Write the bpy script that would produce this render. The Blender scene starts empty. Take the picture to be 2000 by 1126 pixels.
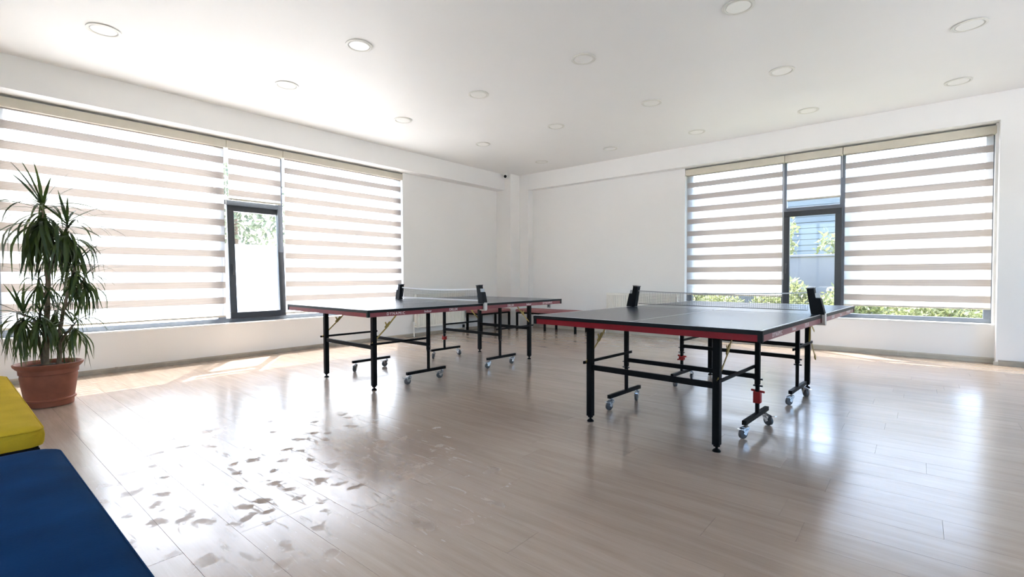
import bpy, bmesh, math, random
from mathutils import Vector, Matrix, Euler
random.seed(7)
C = bpy.context.scene.collection
sc = bpy.context.scene

# ------------------------------------------------------------------ camera
F_PX, YAW, PITCH, ROLL, CAM_H = 946.886, 0.6986, -0.0242, -0.0032, 1.0372
cd = bpy.data.cameras.new('camera'); cam = bpy.data.objects.new('camera', cd); C.objects.link(cam)
cd.sensor_width = 36.0; cd.lens = F_PX / 2000.0 * 36.0; cd.clip_start = 0.05; cd.clip_end = 500
fw = Vector((-math.sin(YAW) * math.cos(PITCH), math.cos(YAW) * math.cos(PITCH), math.sin(PITCH)))
rt = Vector((math.cos(YAW), math.sin(YAW), 0)); up = rt.cross(fw)
r2 = rt * math.cos(ROLL) + up * math.sin(ROLL); u2 = -rt * math.sin(ROLL) + up * math.cos(ROLL)
M = Matrix((r2, u2, -fw)).transposed().to_4x4(); M.translation = (0, 0, CAM_H)
cam.matrix_world = M
sc.camera = cam

# ------------------------------------------------------------------ light
SUN_DIR = Vector((0.51, -0.35, -1.0)).normalized()
SKY_STRENGTH, SUN_STRENGTH = 0.30, 3.0
w = bpy.data.worlds.new('sky'); sc.world = w; w.use_nodes = True
nt = w.node_tree; nt.nodes.clear()
sky = nt.nodes.new('ShaderNodeTexSky'); sky.sky_type = 'NISHITA'; sky.sun_disc = False
sky.sun_elevation = math.asin(-SUN_DIR.z); sky.sun_rotation = math.atan2(-SUN_DIR.x, -SUN_DIR.y)
sky.dust_density = 4.0; sky.air_density = 1.0; sky.ozone_density = 1.0
hs = nt.nodes.new('ShaderNodeHueSaturation'); hs.inputs['Saturation'].default_value = 1.08
bg = nt.nodes.new('ShaderNodeBackground'); bg.inputs[1].default_value = SKY_STRENGTH
wo = nt.nodes.new('ShaderNodeOutputWorld')
nt.links.new(sky.outputs[0], hs.inputs['Color']); nt.links.new(hs.outputs[0], bg.inputs[0]); nt.links.new(bg.outputs[0], wo.inputs[0])
sl = bpy.data.lights.new('sun', 'SUN'); sl.energy = SUN_STRENGTH; sl.angle = 0.0095; sl.color = (1.0, 0.99, 0.98)
so = bpy.data.objects.new('sun', sl); C.objects.link(so)
so.rotation_euler = SUN_DIR.to_track_quat('-Z', 'Y').to_euler(); so.location = (-20, 20, 30)
sc.view_settings.view_transform = 'Standard'; sc.view_settings.look = 'None'
sc.view_settings.gamma = 1.0; sc.view_settings.use_curve_mapping = False
sc.view_settings.exposure = 3.12
cy = sc.cycles
cy.max_bounces = 14; cy.diffuse_bounces = 8; cy.glossy_bounces = 5; cy.transmission_bounces = 8; cy.transparent_max_bounces = 24
cy.caustics_reflective = False; cy.caustics_refractive = False; cy.sample_clamp_indirect = 8.0

# ------------------------------------------------------------------ materials
MATS = {}
def mat(name, col=(0.8, 0.8, 0.8), rough=0.5, metal=0.0, spec=0.5, noise=0.0, nscale=20.0, bump=0.0, bscale=60.0, sheen=0.0, coat=0.0):
    if name in MATS: return MATS[name]
    m = bpy.data.materials.new(name); m.use_nodes = True
    n = m.node_tree.nodes; l = m.node_tree.links; b = n['Principled BSDF']
    b.inputs['Base Color'].default_value = (*col, 1); b.inputs['Roughness'].default_value = rough
    b.inputs['Metallic'].default_value = metal; b.inputs['Specular IOR Level'].default_value = spec
    if sheen: b.inputs['Sheen Weight'].default_value = sheen
    if coat: b.inputs['Coat Weight'].default_value = coat; b.inputs['Coat Roughness'].default_value = 0.1
    g = n.new('ShaderNodeTexCoord')
    if noise:
        t = n.new('ShaderNodeTexNoise'); t.inputs['Scale'].default_value = nscale; t.inputs['Detail'].default_value = 5
        l.new(g.outputs['Object'], t.inputs['Vector'])
        r = n.new('ShaderNodeMapRange'); r.inputs[1].default_value = 0.3; r.inputs[2].default_value = 0.7
        r.inputs[3].default_value = 1 - noise; r.inputs[4].default_value = 1 + noise
        x = n.new('ShaderNodeVectorMath'); x.operation = 'SCALE'; x.inputs[0].default_value = col
        l.new(t.outputs[0], r.inputs[0]); l.new(r.outputs[0], x.inputs['Scale']); l.new(x.outputs[0], b.inputs['Base Color'])
    if bump:
        t2 = n.new('ShaderNodeTexNoise'); t2.inputs['Scale'].default_value = bscale; t2.inputs['Detail'].default_value = 4
        bp = n.new('ShaderNodeBump'); bp.inputs['Strength'].default_value = bump; bp.inputs['Distance'].default_value = 0.01
        l.new(g.outputs['Object'], t2.inputs['Vector']); l.new(t2.outputs[0], bp.inputs['Height']); l.new(bp.outputs[0], b.inputs['Normal'])
    MATS[name] = m
    return m

def node_mat(name):
    m = bpy.data.materials.new(name); m.use_nodes = True
    m.node_tree.nodes.clear()
    MATS[name] = m
    return m, m.node_tree.nodes, m.node_tree.links

mat('paint', (0.80, 0.80, 0.79), 0.55, spec=0.3, noise=0.012, nscale=1.5, bump=0.03, bscale=90)
mat('ceiling_paint', (0.80, 0.80, 0.79), 0.5, spec=0.35, noise=0.012, nscale=1.2, bump=0.02, bscale=70)
mat('trim_white', (0.80, 0.80, 0.79), 0.35)
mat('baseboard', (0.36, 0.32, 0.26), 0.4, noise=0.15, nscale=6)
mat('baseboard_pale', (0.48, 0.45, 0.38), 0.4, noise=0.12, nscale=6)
mat('frame', (0.030, 0.034, 0.042), 0.32, noise=0.05, nscale=30)
mat('frame_grey', (0.13, 0.15, 0.18), 0.35, noise=0.05, nscale=30)
mat('cassette', (0.60, 0.565, 0.475), 0.4, noise=0.03, nscale=8)
mat('rail', (0.55, 0.52, 0.45), 0.4)
mat('black_metal', (0.006, 0.006, 0.0065), 0.5, spec=0.08, noise=0.1, nscale=40)
mat('dark_steel', (0.05, 0.05, 0.055), 0.35)
mat('chrome', (0.42, 0.43, 0.45), 0.22, metal=1.0)
mat('steel_grey', (0.33, 0.34, 0.35), 0.35, metal=0.6)
mat('wheel', (0.07, 0.07, 0.072), 0.45)
mat('apron_red', (0.20, 0.005, 0.012), 0.4, spec=0.2, noise=0.06, nscale=10)
mat('apron_rose', (0.20, 0.035, 0.045), 0.30, noise=0.06, nscale=10)
mat('red_plastic', (0.30, 0.008, 0.008), 0.4, spec=0.3)
mat('brass', (0.36, 0.26, 0.07), 0.38, metal=0.55)
mat('table_top', (0.036, 0.050, 0.074), 0.25, spec=0.75, noise=0.05, nscale=3, bump=0.004, bscale=250)
mat('table_edge', (0.008, 0.009, 0.010), 0.45, spec=0.12)
mat('line_white', (0.75, 0.75, 0.75), 0.4)
mat('letter', (0.78, 0.72, 0.72), 0.5)
mat('net_black', (0.05, 0.05, 0.055), 0.7)
mat('tape_white', (0.72, 0.72, 0.72), 0.6)
mat('clamp', (0.55, 0.53, 0.50), 0.4, metal=0.4)
mat('post_black', (0.005, 0.006, 0.008), 0.5, spec=0.10)
mat('radiator', (0.78, 0.76, 0.70), 0.35)
mat('terracotta', (0.225, 0.082, 0.050), 0.6, spec=0.2, noise=0.18, nscale=9, bump=0.05, bscale=30)
mat('soil', (0.022, 0.015, 0.010), 0.95, spec=0.05, noise=0.4, nscale=40, bump=0.6, bscale=60)
mat('stem', (0.17, 0.125, 0.08), 0.8, noise=0.3, nscale=25, bump=0.4, bscale=60)
mat('bench_yellow', (0.43, 0.29, 0.020), 0.9, spec=0.05, noise=0.10, nscale=7, bump=0.12, bscale=140, )
mat('bench_blue', (0.0025, 0.026, 0.080), 0.9, spec=0.04, noise=0.22, nscale=5, bump=0.12, bscale=150, )
mat('bench_rose', (0.30, 0.125, 0.125), 0.8, spec=0.2, noise=0.06, nscale=8, bump=0.1, bscale=120)
mat('lamp_rim', (0.66, 0.655, 0.61), 0.35)
mat('lamp_disc', (0.80, 0.80, 0.77), 0.3)
mat('lamp_gap', (0.12, 0.12, 0.11), 0.6)
mat('plastic_white', (0.82, 0.82, 0.80), 0.35)
mat('plastic_dark', (0.045, 0.045, 0.05), 0.4)
mat('lens', (0.004, 0.004, 0.004), 0.12)
mat('garden_wall_white', (0.82, 0.82, 0.80), 0.8, noise=0.03, nscale=2)
mat('garden_wall_grey', (0.15, 0.155, 0.165), 0.85, noise=0.05, nscale=2)
mat('paving', (0.62, 0.60, 0.56), 0.85, noise=0.08, nscale=2)
mat('lawn', (0.13, 0.15, 0.07), 0.9, noise=0.3, nscale=6)
mat('facade', (0.17, 0.185, 0.20), 0.8, noise=0.05, nscale=1)
mat('facade_board', (0.13, 0.15, 0.165), 0.8, noise=0.05, nscale=1)
mat('facade_window', (0.10, 0.13, 0.16), 0.15)
mat('bark', (0.14, 0.10, 0.07), 0.9, noise=0.3, nscale=12)

def leaf_mat(name, c1, c2, trans=0.35):
    m, n, l = node_mat(name)
    oi = n.new('ShaderNodeObjectInfo'); tc = n.new('ShaderNodeTexCoord')
    ns = n.new('ShaderNodeTexNoise'); ns.inputs['Scale'].default_value = 9
    l.new(tc.outputs['Object'], ns.inputs['Vector'])
    ad = n.new('ShaderNodeMath'); ad.operation = 'ADD'; l.new(ns.outputs[0], ad.inputs[0]); l.new(oi.outputs['Random'], ad.inputs[1])
    mr = n.new('ShaderNodeMapRange'); mr.inputs[1].default_value = 0.4; mr.inputs[2].default_value = 1.5; l.new(ad.outputs[0], mr.inputs[0])
    mx = n.new('ShaderNodeMix'); mx.data_type = 'RGBA'; mx.inputs[6].default_value = (*c1, 1); mx.inputs[7].default_value = (*c2, 1); l.new(mr.outputs[0], mx.inputs[0])
    d = n.new('ShaderNodeBsdfPrincipled'); d.inputs['Roughness'].default_value = 0.42; l.new(mx.outputs[2], d.inputs['Base Color'])
    t = n.new('ShaderNodeBsdfTranslucent'); l.new(mx.outputs[2], t.inputs['Color'])
    ms = n.new('ShaderNodeMixShader'); ms.inputs[0].default_value = trans; l.new(d.outputs[0], ms.inputs[1]); l.new(t.outputs[0], ms.inputs[2])
    o = n.new('ShaderNodeOutputMaterial'); l.new(ms.outputs[0], o.inputs[0])
leaf_mat('leaf', (0.012, 0.034, 0.010), (0.060, 0.095, 0.018), 0.3)
leaf_mat('shrub_leaf', (0.115, 0.14, 0.06), (0.24, 0.255, 0.12), 0.45)
leaf_mat('tree_leaf', (0.075, 0.095, 0.06), (0.15, 0.175, 0.11), 0.35)

# clear window glass: mostly straight-through with a Fresnel sheen
m, n, l = node_mat('glass')
tr = n.new('ShaderNodeBsdfTransparent'); tr.inputs[0].default_value = (0.93, 0.95, 0.95, 1)
gl = n.new('ShaderNodeBsdfGlossy'); gl.inputs['Roughness'].default_value = 0.02
lw = n.new('ShaderNodeLayerWeight'); lw.inputs[0].default_value = 0.5      # Schlick, alike from both sides of the thin pane
pw = n.new('ShaderNodeMath'); pw.operation = 'POWER'; pw.inputs[1].default_value = 5.0; l.new(lw.outputs['Facing'], pw.inputs[0])
fr = n.new('ShaderNodeMath'); fr.operation = 'MULTIPLY_ADD'; fr.inputs[1].default_value = 0.92; fr.inputs[2].default_value = 0.03; l.new(pw.outputs[0], fr.inputs[0])
ms = n.new('ShaderNodeMixShader'); o = n.new('ShaderNodeOutputMaterial')
l.new(fr.outputs[0], ms.inputs[0]); l.new(tr.outputs[0], ms.inputs[1]); l.new(gl.outputs[0], ms.inputs[2]); l.new(ms.outputs[0], o.inputs[0])

def fabric(name, col, transp, transl_col, stripe=0.0, freq=600.0):
    """thin blind cloth: part open weave (transparent), part translucent thread"""
    m, n, l = node_mat(name)
    ge = n.new('ShaderNodeNewGeometry'); sp = n.new('ShaderNodeSeparateXYZ'); l.new(ge.outputs['Position'], sp.inputs[0])
    mu = n.new('ShaderNodeMath'); mu.operation = 'MULTIPLY'; mu.inputs[1].default_value = freq; l.new(sp.outputs[2], mu.inputs[0])
    si = n.new('ShaderNodeMath'); si.operation = 'SINE'; l.new(mu.outputs[0], si.inputs[0])
    mr = n.new('ShaderNodeMapRange'); mr.inputs[1].default_value = -1; mr.inputs[2].default_value = 1
    mr.inputs[3].default_value = 1 - stripe; mr.inputs[4].default_value = 1; l.new(si.outputs[0], mr.inputs[0])
    sc1 = n.new('ShaderNodeVectorMath'); sc1.operation = 'SCALE'; sc1.inputs[0].default_value = col; l.new(mr.outputs[0], sc1.inputs['Scale'])
    sc2 = n.new('ShaderNodeVectorMath'); sc2.operation = 'SCALE'; sc2.inputs[0].default_value = transl_col; l.new(mr.outputs[0], sc2.inputs['Scale'])
    d = n.new('ShaderNodeBsdfDiffuse'); l.new(sc1.outputs[0], d.inputs[0])
    t = n.new('ShaderNodeBsdfTranslucent'); l.new(sc2.outputs[0], t.inputs[0])
    a = n.new('ShaderNodeAddShader'); l.new(d.outputs[0], a.inputs[0]); l.new(t.outputs[0], a.inputs[1])
    tp = n.new('ShaderNodeBsdfTransparent')
    ms = n.new('ShaderNodeMixShader'); ms.inputs[0].default_value = transp
    l.new(a.outputs[0], ms.inputs[1]); l.new(tp.outputs[0], ms.inputs[2])
    o = n.new('ShaderNodeOutputMaterial'); l.new(ms.outputs[0], o.inputs[0])
fabric('sheer', (0.35, 0.35, 0.35), 0.48, (0.46, 0.46, 0.46))
fabric('band', (0.40, 0.365, 0.34), 0.0, (0.080, 0.070, 0.062), stripe=0.30, freq=430.0)

# floor planks: pale grey-brown oak laminate with lacquer, footprints and mop smears near the benches
m, n, l = node_mat('laminate')
ge = n.new('ShaderNodeNewGeometry'); oi = n.new('ShaderNodeObjectInfo')
def math_(op, a=None, b=None, c=None):
    x = n.new('ShaderNodeMath'); x.operation = op
    for i, v in enumerate((a, b, c)):
        if v is None: continue
        if isinstance(v, (int, float)): x.inputs[i].default_value = v
        else: l.new(v, x.inputs[i])
    return x.outputs[0]
def vscale(vec, s):
    x = n.new('ShaderNodeVectorMath'); x.operation = 'MULTIPLY'; l.new(vec, x.inputs[0]); x.inputs[1].default_value = s
    return x.outputs[0]
def noise_(vec, scale, detail=4, dist=0.0, rough=0.5):
    x = n.new('ShaderNodeTexNoise'); x.inputs['Scale'].default_value = scale; x.inputs['Detail'].default_value = detail
    x.inputs['Distortion'].default_value = dist; x.inputs['Roughness'].default_value = rough
    l.new(vec, x.inputs['Vector']); return x.outputs[0]
def rng(v, a, b, c, d):
    x = n.new('ShaderNodeMapRange'); x.clamp = True
    for i, k in enumerate((a, b, c, d)): x.inputs[i + 1].default_value = k
    l.new(v, x.inputs[0]); return x.outputs[0]
pos = ge.outputs['Position']
off = n.new('ShaderNodeVectorMath'); off.operation = 'SCALE'; off.inputs[0].default_value = (37.0, 13.0, 5.0); l.new(oi.outputs['Random'], off.inputs['Scale'])
pa = n.new('ShaderNodeVectorMath'); pa.operation = 'ADD'; l.new(pos, pa.inputs[0]); l.new(off.outputs[0], pa.inputs[1])
gv = vscale(pa.outputs[0], (1.0, 11.0, 1.0))
grain = noise_(gv, 1.6, 7, 0.6, 0.6); fine = noise_(vscale(pa.outputs[0], (2.0, 60.0, 1.0)), 3.0, 4)
cath = noise_(vscale(pa.outputs[0], (0.7, 4.0, 1.0)), 1.3, 3, 1.2)
rings = math_('SINE', math_('MULTIPLY', cath, 70.0))
ringm = math_('MULTIPLY', rng(rings, 0.2, 1.0, 0.0, 1.0), rng(cath, 0.60, 0.70, 0.0, 0.5))
tone = math_('ADD', math_('MULTIPLY', grain, 0.75), math_('MULTIPLY', fine, 0.25))
tone = math_('ADD', tone, math_('MULTIPLY', math_('SUBTRACT', oi.outputs['Random'], 0.5), 0.10))
ramp = n.new('ShaderNodeValToRGB'); l.new(tone, ramp.inputs[0])
ramp.color_ramp.elements[0].position = 0.25; ramp.color_ramp.elements[0].color = (0.325, 0.242, 0.180, 1)
ramp.color_ramp.elements[1].position = 0.75; ramp.color_ramp.elements[1].color = (0.455, 0.360, 0.284, 1)
# wiped / wet area in front of the benches
sx = n.new('ShaderNodeSeparateXYZ'); l.new(pos, sx.inputs[0])
dx = math_('DIVIDE', math_('ADD', sx.outputs[0], 2.65), 1.15); dy = math_('DIVIDE', math_('SUBTRACT', sx.outputs[1], 1.30), 0.80)
dd = math_('SQRT', math_('ADD', math_('MULTIPLY', dx, dx), math_('MULTIPLY', dy, dy)))
edge = math_('ADD', dd, math_('MULTIPLY', math_('SUBTRACT', noise_(pos, 2.2, 5), 0.5), 0.8))
wet = rng(edge, 0.55, 1.25, 1.0, 0.0)
vo = n.new('ShaderNodeTexVoronoi'); vo.inputs['Scale'].default_value = 9.0; vo.inputs['Randomness'].default_value = 1.0
warp = n.new('ShaderNodeVectorMath'); warp.operation = 'MULTIPLY_ADD'; nz = n.new('ShaderNodeTexNoise'); nz.inputs['Scale'].default_value = 7; l.new(pos, nz.inputs['Vector'])
l.new(nz.outputs['Color'], warp.inputs[0]); warp.inputs[1].default_value = (0.16, 0.16, 0); l.new(pos, warp.inputs[2]); l.new(warp.outputs[0], vo.inputs['Vector'])
vsel = n.new('ShaderNodeSeparateColor'); l.new(vo.outputs['Color'], vsel.inputs[0])
dry = math_('MULTIPLY', rng(math_('ADD', vo.outputs['Distance'], math_('MULTIPLY', math_('SUBTRACT', noise_(pos, 45.0, 3), 0.5), 0.5)), 0.22, 0.36, 0.95, 0.0), rng(vsel.outputs[0], 0.50, 0.54, 0.0, 1.0))
streak = rng(noise_(vscale(pos, (2.2, 16.0, 1.0)), 2.0, 5, 1.2), 0.60, 0.68, 0.0, 0.7)
dry = math_('MULTIPLY', math_('MAXIMUM', dry, streak), wet)
base_r = math_('ADD', rng(noise_(vscale(pos, (1.0, 5.0, 1.0)), 3.0, 5), 0.3, 0.7, 0.16, 0.235), math_('MULTIPLY', wet, 0.0))
rough = math_('SUBTRACT', math_('ADD', base_r, math_('MULTIPLY', wet, 0.025)), math_('MULTIPLY', dry, -0.45))
spec = math_('SUBTRACT', math_('ADD', 0.58, math_('MULTIPLY', wet, 0.55)), math_('MULTIPLY', dry, 1.10))
p = n.new('ShaderNodeBsdfPrincipled'); l.new(ramp.outputs[0], p.inputs['Base Color']); l.new(rough, p.inputs['Roughness']); l.new(spec, p.inputs['Specular IOR Level'])
l.new(math_('MULTIPLY', math_('SUBTRACT', 1.0, dry), 0.22), p.inputs['Coat Weight']); p.inputs['Coat Roughness'].default_value = 0.24
bp = n.new('ShaderNodeBump'); bp.inputs['Strength'].default_value = 0.05; bp.inputs['Distance'].default_value = 0.004
l.new(grain, bp.inputs['Height']); l.new(bp.outputs[0], p.inputs['Normal'])
o = n.new('ShaderNodeOutputMaterial'); l.new(p.outputs[0], o.inputs[0])

# ------------------------------------------------------------------ mesh helpers
class MB:
    def __init__(s): s.v = []; s.f = []; s.smooth = False
    def add(s, vs, fs):
        k = len(s.v); s.v += [tuple(v) for v in vs]; s.f += [tuple(i + k for i in f) for f in fs]; return s
    def box(s, x0, x1, y0, y1, z0, z1):
        x0, x1 = min(x0, x1), max(x0, x1); y0, y1 = min(y0, y1), max(y0, y1); z0, z1 = min(z0, z1), max(z0, z1)
        return s.add([(x0,y0,z0),(x1,y0,z0),(x1,y1,z0),(x0,y1,z0),(x0,y0,z1),(x1,y0,z1),(x1,y1,z1),(x0,y1,z1)],
                     [(0,3,2,1),(4,5,6,7),(0,1,5,4),(1,2,6,5),(2,3,7,6),(3,0,4,7)])
    def bar(s, p, q, wd, ht=None, upv=(0, 0, 1)):
        """rectangular bar from p to q: wd sideways, ht along upv"""
        ht = ht or wd; p, q = Vector(p), Vector(q); d = (q - p).normalized(); u = Vector(upv)
        if abs(d.dot(u)) > 0.98: u = Vector((1, 0, 0))
        sd = d.cross(u).normalized(); u = sd.cross(d).normalized()
        vs = [b + sd * (a * wd / 2) + u * (c * ht / 2) for b in (p, q) for a, c in ((-1,-1),(1,-1),(1,1),(-1,1))]
        return s.add(vs, [(0,1,2,3),(7,6,5,4),(0,4,5,1),(1,5,6,2),(2,6,7,3),(3,7,4,0)])
    def tube(s, pts, r, seg=8, caps=True):
        pts = [Vector(p) for p in pts]; rs = r if isinstance(r, (list, tuple)) else [r] * len(pts)
        k0 = len(s.v); prev = None
        for i, p in enumerate(pts):
            d = (pts[min(i+1, len(pts)-1)] - pts[max(i-1, 0)]).normalized()
            if prev is None: a = d.orthogonal().normalized()
            else: a = (prev - d * prev.dot(d)).normalized()
            prev = a; b = d.cross(a)
            s.v += [tuple(p + (a * math.cos(t) + b * math.sin(t)) * rs[i]) for t in [2*math.pi*j/seg for j in range(seg)]]
        for i in range(len(pts) - 1):
            for j in range(seg):
                j2 = (j + 1) % seg; A = k0 + i*seg; B = A + seg
                s.f.append((A+j, A+j2, B+j2, B+j))
        if caps:
            s.f.append(tuple(k0 + j for j in reversed(range(seg)))); s.f.append(tuple(k0 + (len(pts)-1)*seg + j for j in range(seg)))
        return s
    def lathe(s, prof, c=(0, 0, 0), seg=24, axis='z'):
        k0 = len(s.v); c = Vector(c)
        for r, h in prof:
            for j in range(seg):
                t = 2*math.pi*j/seg; a, b = r*math.cos(t), r*math.sin(t)
                s.v.append(tuple(c + Vector({'z': (a, b, h), 'x': (h, a, b), 'y': (b, h, a)}[axis])))
        for i in range(len(prof) - 1):
            for j in range(seg):
                j2 = (j+1) % seg; A = k0 + i*seg; B = A + seg
                s.f.append((A+j, A+j2, B+j2, B+j))
        s.f.append(tuple(k0 + j for j in reversed(range(seg)))); s.f.append(tuple(k0 + (len(prof)-1)*seg + j for j in range(seg)))
        return s
    def prism(s, poly, y0, y1, plane='xz'):
        """polygon (a,b) extruded between y0 and y1 along the third axis"""
        k = len(poly)
        mk = {'xz': lambda a, b, t: (a, t, b), 'yz': lambda a, b, t: (t, a, b), 'xy': lambda a, b, t: (a, b, t)}[plane]
        vs = [mk(a, b, y0) for a, b in poly] + [mk(a, b, y1) for a, b in poly]
        return s.add(vs, [tuple(range(k)), tuple(range(2*k-1, k-1, -1))] + [(i, i+k, (i+1) % k + k, (i+1) % k) for i in range(k)])
    def mesh(s, name, smooth=None, bevel=0.0, bseg=2):
        me = bpy.data.meshes.new(name); me.from_pydata(s.v, [], s.f)
        bm = bmesh.new(); bm.from_mesh(me); bmesh.ops.recalc_face_normals(bm, faces=bm.faces)
        if bevel:
            ed = [e for e in bm.edges if len(e.link_faces) == 2 and e.calc_face_angle(0) > 0.6]
            bmesh.ops.bevel(bm, geom=ed, offset=bevel, segments=bseg, affect='EDGES', profile=0.5)
        bm.to_mesh(me); bm.free()
        if smooth or s.smooth:
            me.shade_smooth() if hasattr(me, 'shade_smooth') else None
            try: me.set_sharp_from_angle(angle=math.radians(40))
            except Exception: pass
        return me
    def build(s, name, material, parent=None, bevel=0.0, bseg=2, smooth=False):
        me = s.mesh(name, smooth, bevel, bseg); me.materials.append(MATS[material])
        return link(name, me, parent)

def link(name, me, parent=None):
    ob = bpy.data.objects.new(name, me); C.objects.link(ob)
    if parent is not None: ob.parent = parent
    return ob
def tag(ob, label=None, cat=None, group=None, kind=None):
    if label: ob['label'] = label
    if cat: ob['category'] = cat
    if group: ob['group'] = group
    if kind: ob['kind'] = kind
    return ob
def empty(name, loc=(0, 0, 0), rz=0.0, **k):
    ob = bpy.data.objects.new(name, None); ob.empty_display_size = 0.1; C.objects.link(ob)
    ob.location = loc; ob.rotation_euler = (0, 0, rz)
    return tag(ob, **k)
def text_mesh(body, size, ext=0.0006, spacing=1.0):
    cu = bpy.data.curves.new('lettering', 'FONT'); cu.body = body; cu.size = size; cu.extrude = ext; cu.space_character = spacing
    cu.align_x = 'CENTER'; cu.align_y = 'CENTER'; cu.resolution_u = 3
    ob = bpy.data.objects.new('tmp', cu); C.objects.link(ob); bpy.context.view_layer.update()
    me = bpy.data.meshes.new_from_object(ob.evaluated_get(bpy.context.evaluated_depsgraph_get()))
    bpy.data.objects.remove(ob); bpy.data.curves.remove(cu)
    me.name = 'lettering'; me.materials.clear(); me.materials.append(MATS['letter'])
    return me

# ------------------------------------------------------------------ the room shell
XL, YR, ZC = -6.786, 8.028, 3.134           # left wall, right (far) wall, ceiling
XE, YB = 3.6, -1.6                          # walls behind and beside the camera
SOF, BL, BR = 2.815, 0.225, 0.150           # beam soffit height and beam depths
LW0, LW1, LWZ = 0.385, 5.205, 0.440         # left window opening
RW0, RW1, RWZ = -2.990, 0.690, 0.447        # right window opening
PIER_Y = YR - BR
T = 0.26                                    # wall thickness
S = dict(kind='structure')
tag(MB().box(XL-T, XL, YB-T, LW0, 0, ZC).box(XL-T, XL, LW1, YR+T, 0, ZC).box(XL-T, XL, LW0, LW1, 0, LWZ).box(XL-T, XL, LW0, LW1, SOF, ZC).build('wall_left', 'paint'), **S)
tag(MB().box(XL, RW0, YR, YR+T, 0, ZC).box(RW1, XE, PIER_Y, YR+T, 0, ZC).box(RW0, RW1, YR, YR+T, 0, RWZ).box(RW0, RW1, YR, YR+T, SOF, ZC).build('wall_right', 'paint'), **S)
# unseen windows, added behind and beside the camera to brighten the room
GZ0, GZ1 = 0.45, 2.75
GA0, GA1, GB0, GB1 = -3.0, -0.9, 2.4, 6.3
tag(MB().box(XL-T, XE+T, YB-T, YB, 0, GZ0).box(XL-T, XE+T, YB-T, YB, GZ1, ZC).box(XL-T, GA0, YB-T, YB, GZ0, GZ1).box(GA1, XE+T, YB-T, YB, GZ0, GZ1).build('wall_back', 'paint'), **S)
tag(MB().box(XE, XE+T, YB, YR+T, 0, GZ0).box(XE, XE+T, YB, YR+T, GZ1, ZC).box(XE, XE+T, YB, GB0, GZ0, GZ1).box(XE, XE+T, GB1, YR+T, GZ0, GZ1).build('wall_side', 'paint'), **S)
def added_glazing(name, horiz, a0, a1, d, n_):
    root = empty(name, kind='structure')
    def bx(s0, s1, q0, q1, t0, t1, nm, mt, bv=0.003):
        m_ = MB().box(s0, s1, d+t0, d+t1, q0, q1) if horiz else MB().box(d+t0, d+t1, s0, s1, q0, q1)
        return m_.build(nm, mt, root, bv)
    bx(a0, a1, GZ0, GZ0+0.07, -0.035, 0.035, 'frame_bottom', 'frame_grey'); bx(a0, a1, GZ1-0.07, GZ1, -0.035, 0.035, 'frame_top', 'frame_grey')
    for i in range(n_+1):
        c = a0 + 0.035 + (a1-a0-0.07)*i/n_; bx(c-0.035, c+0.035, GZ0+0.07, GZ1-0.07, -0.033, 0.033, 'frame_post', 'frame_grey')
        if i < n_:
            c2 = a0 + 0.035 + (a1-a0-0.07)*(i+1)/n_; bx(c+0.035, c2-0.035, GZ0+0.07, GZ1-0.07, -0.003, 0.003, 'pane', 'glass', 0)
added_glazing('window_added_3', True, GA0, GA1, YB-0.13, 4)
added_glazing('window_added_4', False, GB0, GB1, XE+0.13, 4)
tag(MB().box(XL-T, XE+T, YB-T, YR+T, ZC, ZC+0.2).build('ceiling', 'ceiling_paint'), **S)
Y1, X1, Y2, X2 = 7.586, -6.402, 7.875, -6.169
tag(MB().prism([(XL-0.02, Y1), (X1, Y1), (X1, Y2), (X2, Y2), (X2, YR+0.02), (XL-0.02, YR+0.02)], 0, ZC, 'xy').build('wall_column', 'paint'), **S)
tag(MB().box(XL, XL+BL, YB, Y1, SOF, ZC).build('trim_1', 'paint'), **S)
tag(MB().box(X1, RW1, YR-BR, YR, SOF, ZC).build('trim_2', 'paint'), **S)

# baseboards
bl = empty('baseboard_left', kind='structure')
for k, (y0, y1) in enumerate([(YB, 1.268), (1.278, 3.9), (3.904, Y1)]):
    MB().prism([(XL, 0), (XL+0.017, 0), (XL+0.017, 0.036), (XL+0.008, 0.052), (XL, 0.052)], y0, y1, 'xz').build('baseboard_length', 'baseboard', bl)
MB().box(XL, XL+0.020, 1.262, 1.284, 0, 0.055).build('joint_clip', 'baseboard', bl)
br = empty('baseboard_right', kind='structure')
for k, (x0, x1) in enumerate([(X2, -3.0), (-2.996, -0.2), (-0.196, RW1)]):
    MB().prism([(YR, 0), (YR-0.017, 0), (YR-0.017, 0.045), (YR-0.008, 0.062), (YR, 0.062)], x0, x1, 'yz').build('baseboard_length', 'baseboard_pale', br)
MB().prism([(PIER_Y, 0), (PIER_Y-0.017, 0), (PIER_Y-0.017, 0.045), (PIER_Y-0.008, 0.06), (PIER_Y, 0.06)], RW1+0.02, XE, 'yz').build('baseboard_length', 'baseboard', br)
MB().box(RW1-0.02, RW1+0.02, PIER_Y-0.018, PIER_Y, 0, 0.04).build('joint_clip', 'baseboard_pale', br)

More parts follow.
